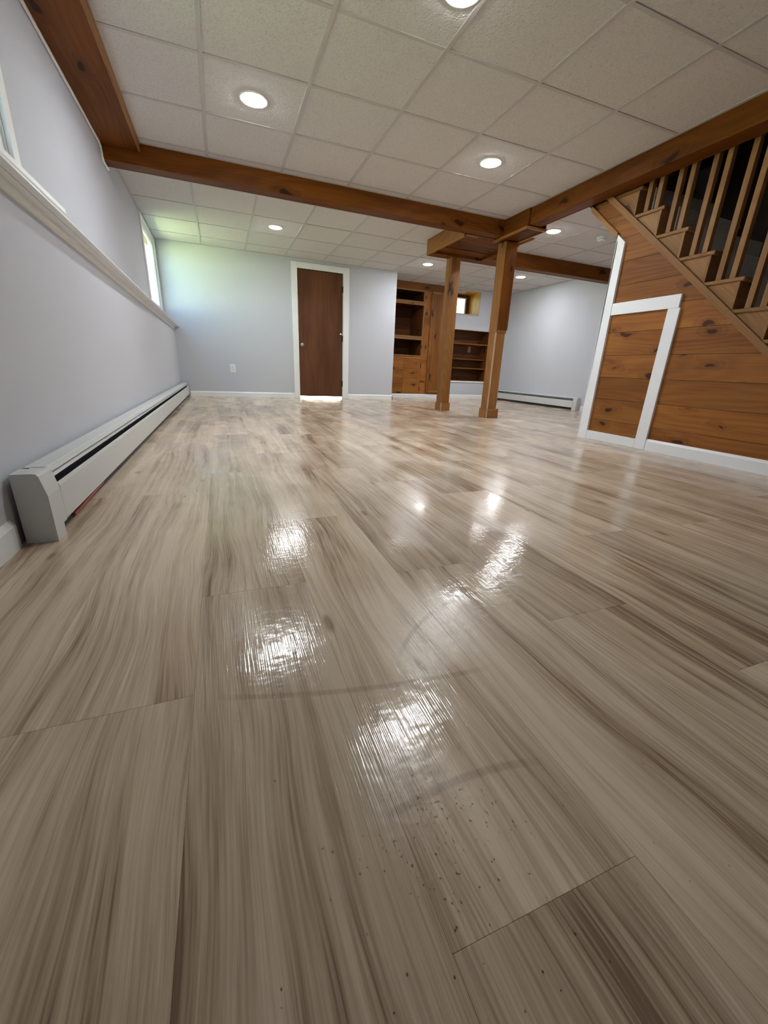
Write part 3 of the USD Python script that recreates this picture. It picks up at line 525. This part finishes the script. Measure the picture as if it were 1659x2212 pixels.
# ------------------------------------------------------------------ stairs
RISE, RUN, Z0, Y0 = .1975, .2370, 2.012, 2.923       # tread k: top z = Z0 - RISE k, nose y = Y0 - RUN k
SL = RISE / RUN
def z_up(y): return .767 + .8335 * (y - 1.671)        # upper edge of the diagonal strip
def z_lo(y): return z_up(y) - .055
def z_un(y): return 1.645 + .827 * (y - 2.957) + .006   # underside of the stair
st = thing('staircase', 'open pine staircase with square balusters rising behind the ceiling beam', 'staircase')
for k in range(-3, 10):
    z, y = Z0 - RISE * k, Y0 - RUN * k
    if z < .1: continue
    obj('tread', bx(XS - .004, XW, y - .022, y + RUN + .012, z - .026, z, .005), 'pine_light', st, grain='x')
    obj('riser', bx(XS + .004, XW, y, y + .018, max(z - RISE, 0), z - .026, .001), 'pine_light', st, grain='x')
    if k >= 0: obj('carpet_runner', cat(bx(3.405, 4.13, y - .032, y + .0 - .001, z - RISE + .012, z + .010, .004), bx(3.405, 4.13, y - .031, y + RUN - .03, z + .001, z + .0105, .004)), 'carpet', st, label='grey carpet runner')
    if k >= 0:
        tri = Polygon([(y + .018, z - .026), (y + RUN, z - .026), (y + RUN, z - .03), (y + .018, z - RISE - .03)]).intersection(Polygon([(-3, z_up(-3) - .01), (6, z_up(6) - .01), (6, 9), (-3, 9)]))
        m = prism(tri, XS + .008, XS + .022, 'x')
        if m is not None: obj('end_panel', m, 'pine_light', st, grain=(0, 1, .8))
    if 1 <= k <= 7:
        for yc in (2.838 - .2365 * (k - 1), 2.750 - .2365 * (k - 1)):
            obj('baluster', bx(3.272, 3.310, yc - .0185, yc + .0185, z, 2.053, .0015), 'pine_light', st, grain='z')
obj('top_rail', bx(3.268, 3.316, YREAR, 2.90, 2.054, 2.08, .002), 'pine_beam', st, grain='y')
dg = lambda ya, yb, fa, fb, xa, xb: prism([(ya, fb(ya)), (yb, fb(yb)), (yb, fa(yb)), (ya, fa(ya))], xa, xb, 'x')
obj('skirt_strip', prism(Polygon([(.80, z_lo(.80)), (3.255, z_lo(3.255)), (3.255, z_up(3.255)), (.80, z_up(.80))]).intersection(sbox(0, .0, 4, 2.010)), XS - .018, XS + .009, 'x'), 'pine_light', st, grain=(0, 1, .8335))
obj('underside_strip', dg(3.045, 3.385, z_un, lambda y: z_un(y) - .042, XS - .014, XS + .03), 'pine_light', st, grain=(0, 1, .83))
obj('underside_board', dg(3.04, 3.62, lambda y: z_un(y) - .02, lambda y: z_un(y) - .04, XS + .03, XW), 'pine', st, grain='x')

ws = thing('wall_stair', kind='structure')
zs = [0, .188, .375, .562, .748, .934, 1.118, 1.305, 1.49, 1.675, 1.86, 2.05]
region = Polygon([(.84, 0), (3.03, 0), (3.03, z_un(3.03)), (3.39, z_un(3.39)), (3.39, 2.009), (3.20, 2.009), (3.20, z_lo(3.2) + .005), (.84, z_lo(.84) + .005)]).buffer(0)
for i in range(len(zs) - 1):
    off = RNG.uniform(-.0012, .0012)
    for (ya, yb) in ((.5, 2.36), (2.36, 3.5)) if i < 5 else ((.5, 3.5),):
        m = prism(region.intersection(sbox(ya + .0008, zs[i] + .0012, yb - .0008, zs[i + 1] - .0012)), XS + .010 + off, XS + .028, 'x')
        if m is not None: obj('plank', m, 'pine', ws, grain='y')
obj('backing', prism(region, XS + .028, XS + .034, 'x'), 'deck', ws)
t = thing('trim_3', kind='structure')
obj('corner_board', prism([(2.937, 0), (3.022, 0), (3.038, z_un(3.038) - .012), (2.952, z_un(2.952) - .012)], XS - .012, XS + .009, 'x'), 'trim_paint', t)
obj('corner_return', bx(XS - .012, XS + .035, 3.0225, 3.035, 0, 1.66, .002), 'trim_paint', t)
obj('head_rail', bx(XS - .011, XS + .009, 2.343, 2.944, 1.076, 1.170, .002), 'trim_paint', t)
obj('stile', bx(XS - .0115, XS + .009, 2.328, 2.425, 0, 1.0755, .002), 'trim_paint', t)
obj('sill_rail', bx(XS - .011, XS + .009, 2.4255, 2.9365, 0, .078, .002), 'trim_paint', t)
t = thing('baseboard_stair', kind='structure')
obj("board", base_left(.84, 2.3275, XS + .009, .093, .017, -1), 'trim_paint', t)

# ------------------------------------------------------------------ droplets left by the mop
rs = np.random.default_rng(5); dm = []
dome = trimesh.creation.icosphere(2, 1.0); dome = dome.slice_plane((0, 0, 0), (0, 0, 1)); dome.vertices[:, 2] *= .07
for i in range(520):
    if i < 380: x, y = rs.normal(.215, .055), rs.normal(.335, .075)
    else: x, y = rs.uniform(.0, .55), rs.uniform(.12, .60)
    if y < .1: continue
    r = rs.uniform(.0005, .0012); q = dome.copy(); q.vertices = q.vertices * [r, r * rs.uniform(.8, 1.7), r] + [x, y, .0001]; dm.append(q)
tag(obj('water_droplets', cat(*dm), 'water', smooth=True), 'tiny water droplets scattered over the wiped floor in the foreground', 'water', kind='stuff')

# ------------------------------------------------------------------ outdoors
t = thing('lawn', 'sunlit green lawn outside the left windows', 'lawn', kind='stuff')
obj('turf', bx(-30, -1.02, -30, 40, .70, 1.02), 'grass', t)
t = thing('lawn', 'green ground outside the small back window', 'lawn', kind='stuff'); obj('turf', bx(3.6, 5.55, 9.6, 30, -.25, 1.45), 'grass', t)
t = thing('areaway', kind='structure'); obj('paving', bx(.7, 2.9, YB + .12, 9.6, -.2, -.02), 'slab', t); obj('retaining_wall', bx(.5, 2.9, 9.6, 9.8, -.2, 1.1), 'slab', t)
def bush(label, cx, cy, z0, rx, ry, rz, n, seed):
    t = thing('leafy_tree', label, 'tree', loc=(cx, cy, z0)); r = np.random.default_rng(seed)
    d = r.normal(size=(n, 3)); d /= np.linalg.norm(d, axis=1, keepdims=True); P = d * (r.uniform(.35, 1, (n, 1)) ** .5) * [rx, ry, rz] + [0, 0, rz * 1.02]
    a = r.normal(size=(n, 3)); a /= np.linalg.norm(a, axis=1, keepdims=True); b = np.cross(a, r.normal(size=(n, 3))); b /= np.linalg.norm(b, axis=1, keepdims=True)
    s = r.uniform(.05, .11, (n, 1)); V = np.stack([P - a * s, P + b * s * .5, P + a * s, P - b * s * .5], 1).reshape(-1, 3); i = np.arange(n)[:, None] * 4
    obj('foliage', (V, np.vstack([i + [0, 1, 2], i + [0, 2, 3]])), 'leaf', t)
    obj('trunk', cyl((0, 0, 0), (0, 0, rz * 1.2), .12, 10), 'bark', t)
bush('leafy green tree outside the far left window', -2.5, 13.5, 1.02, 2.4, 2.4, 2.6, 2200, 1)
bush('leafy green tree outside the near left window', -4.8, 6.0, 1.02, 1.6, 2.2, 2.2, 2200, 2)
wing = thing('house_wing', 'white clapboard house wall seen through the small back window', 'building')
for i in range(26): obj('clapboard', prism([(5.62, 1.2 + i * .112), (5.60, 1.2 + i * .112), (5.612, 1.2 + i * .112 + .118), (5.62, 1.2 + i * .112 + .118)], 8.7, 16.0, 'y'), 'siding_white', wing)
obj('sheathing', bx(5.62, 5.8, 8.7, 16.0, .8, 4.2), 'siding_white', wing)
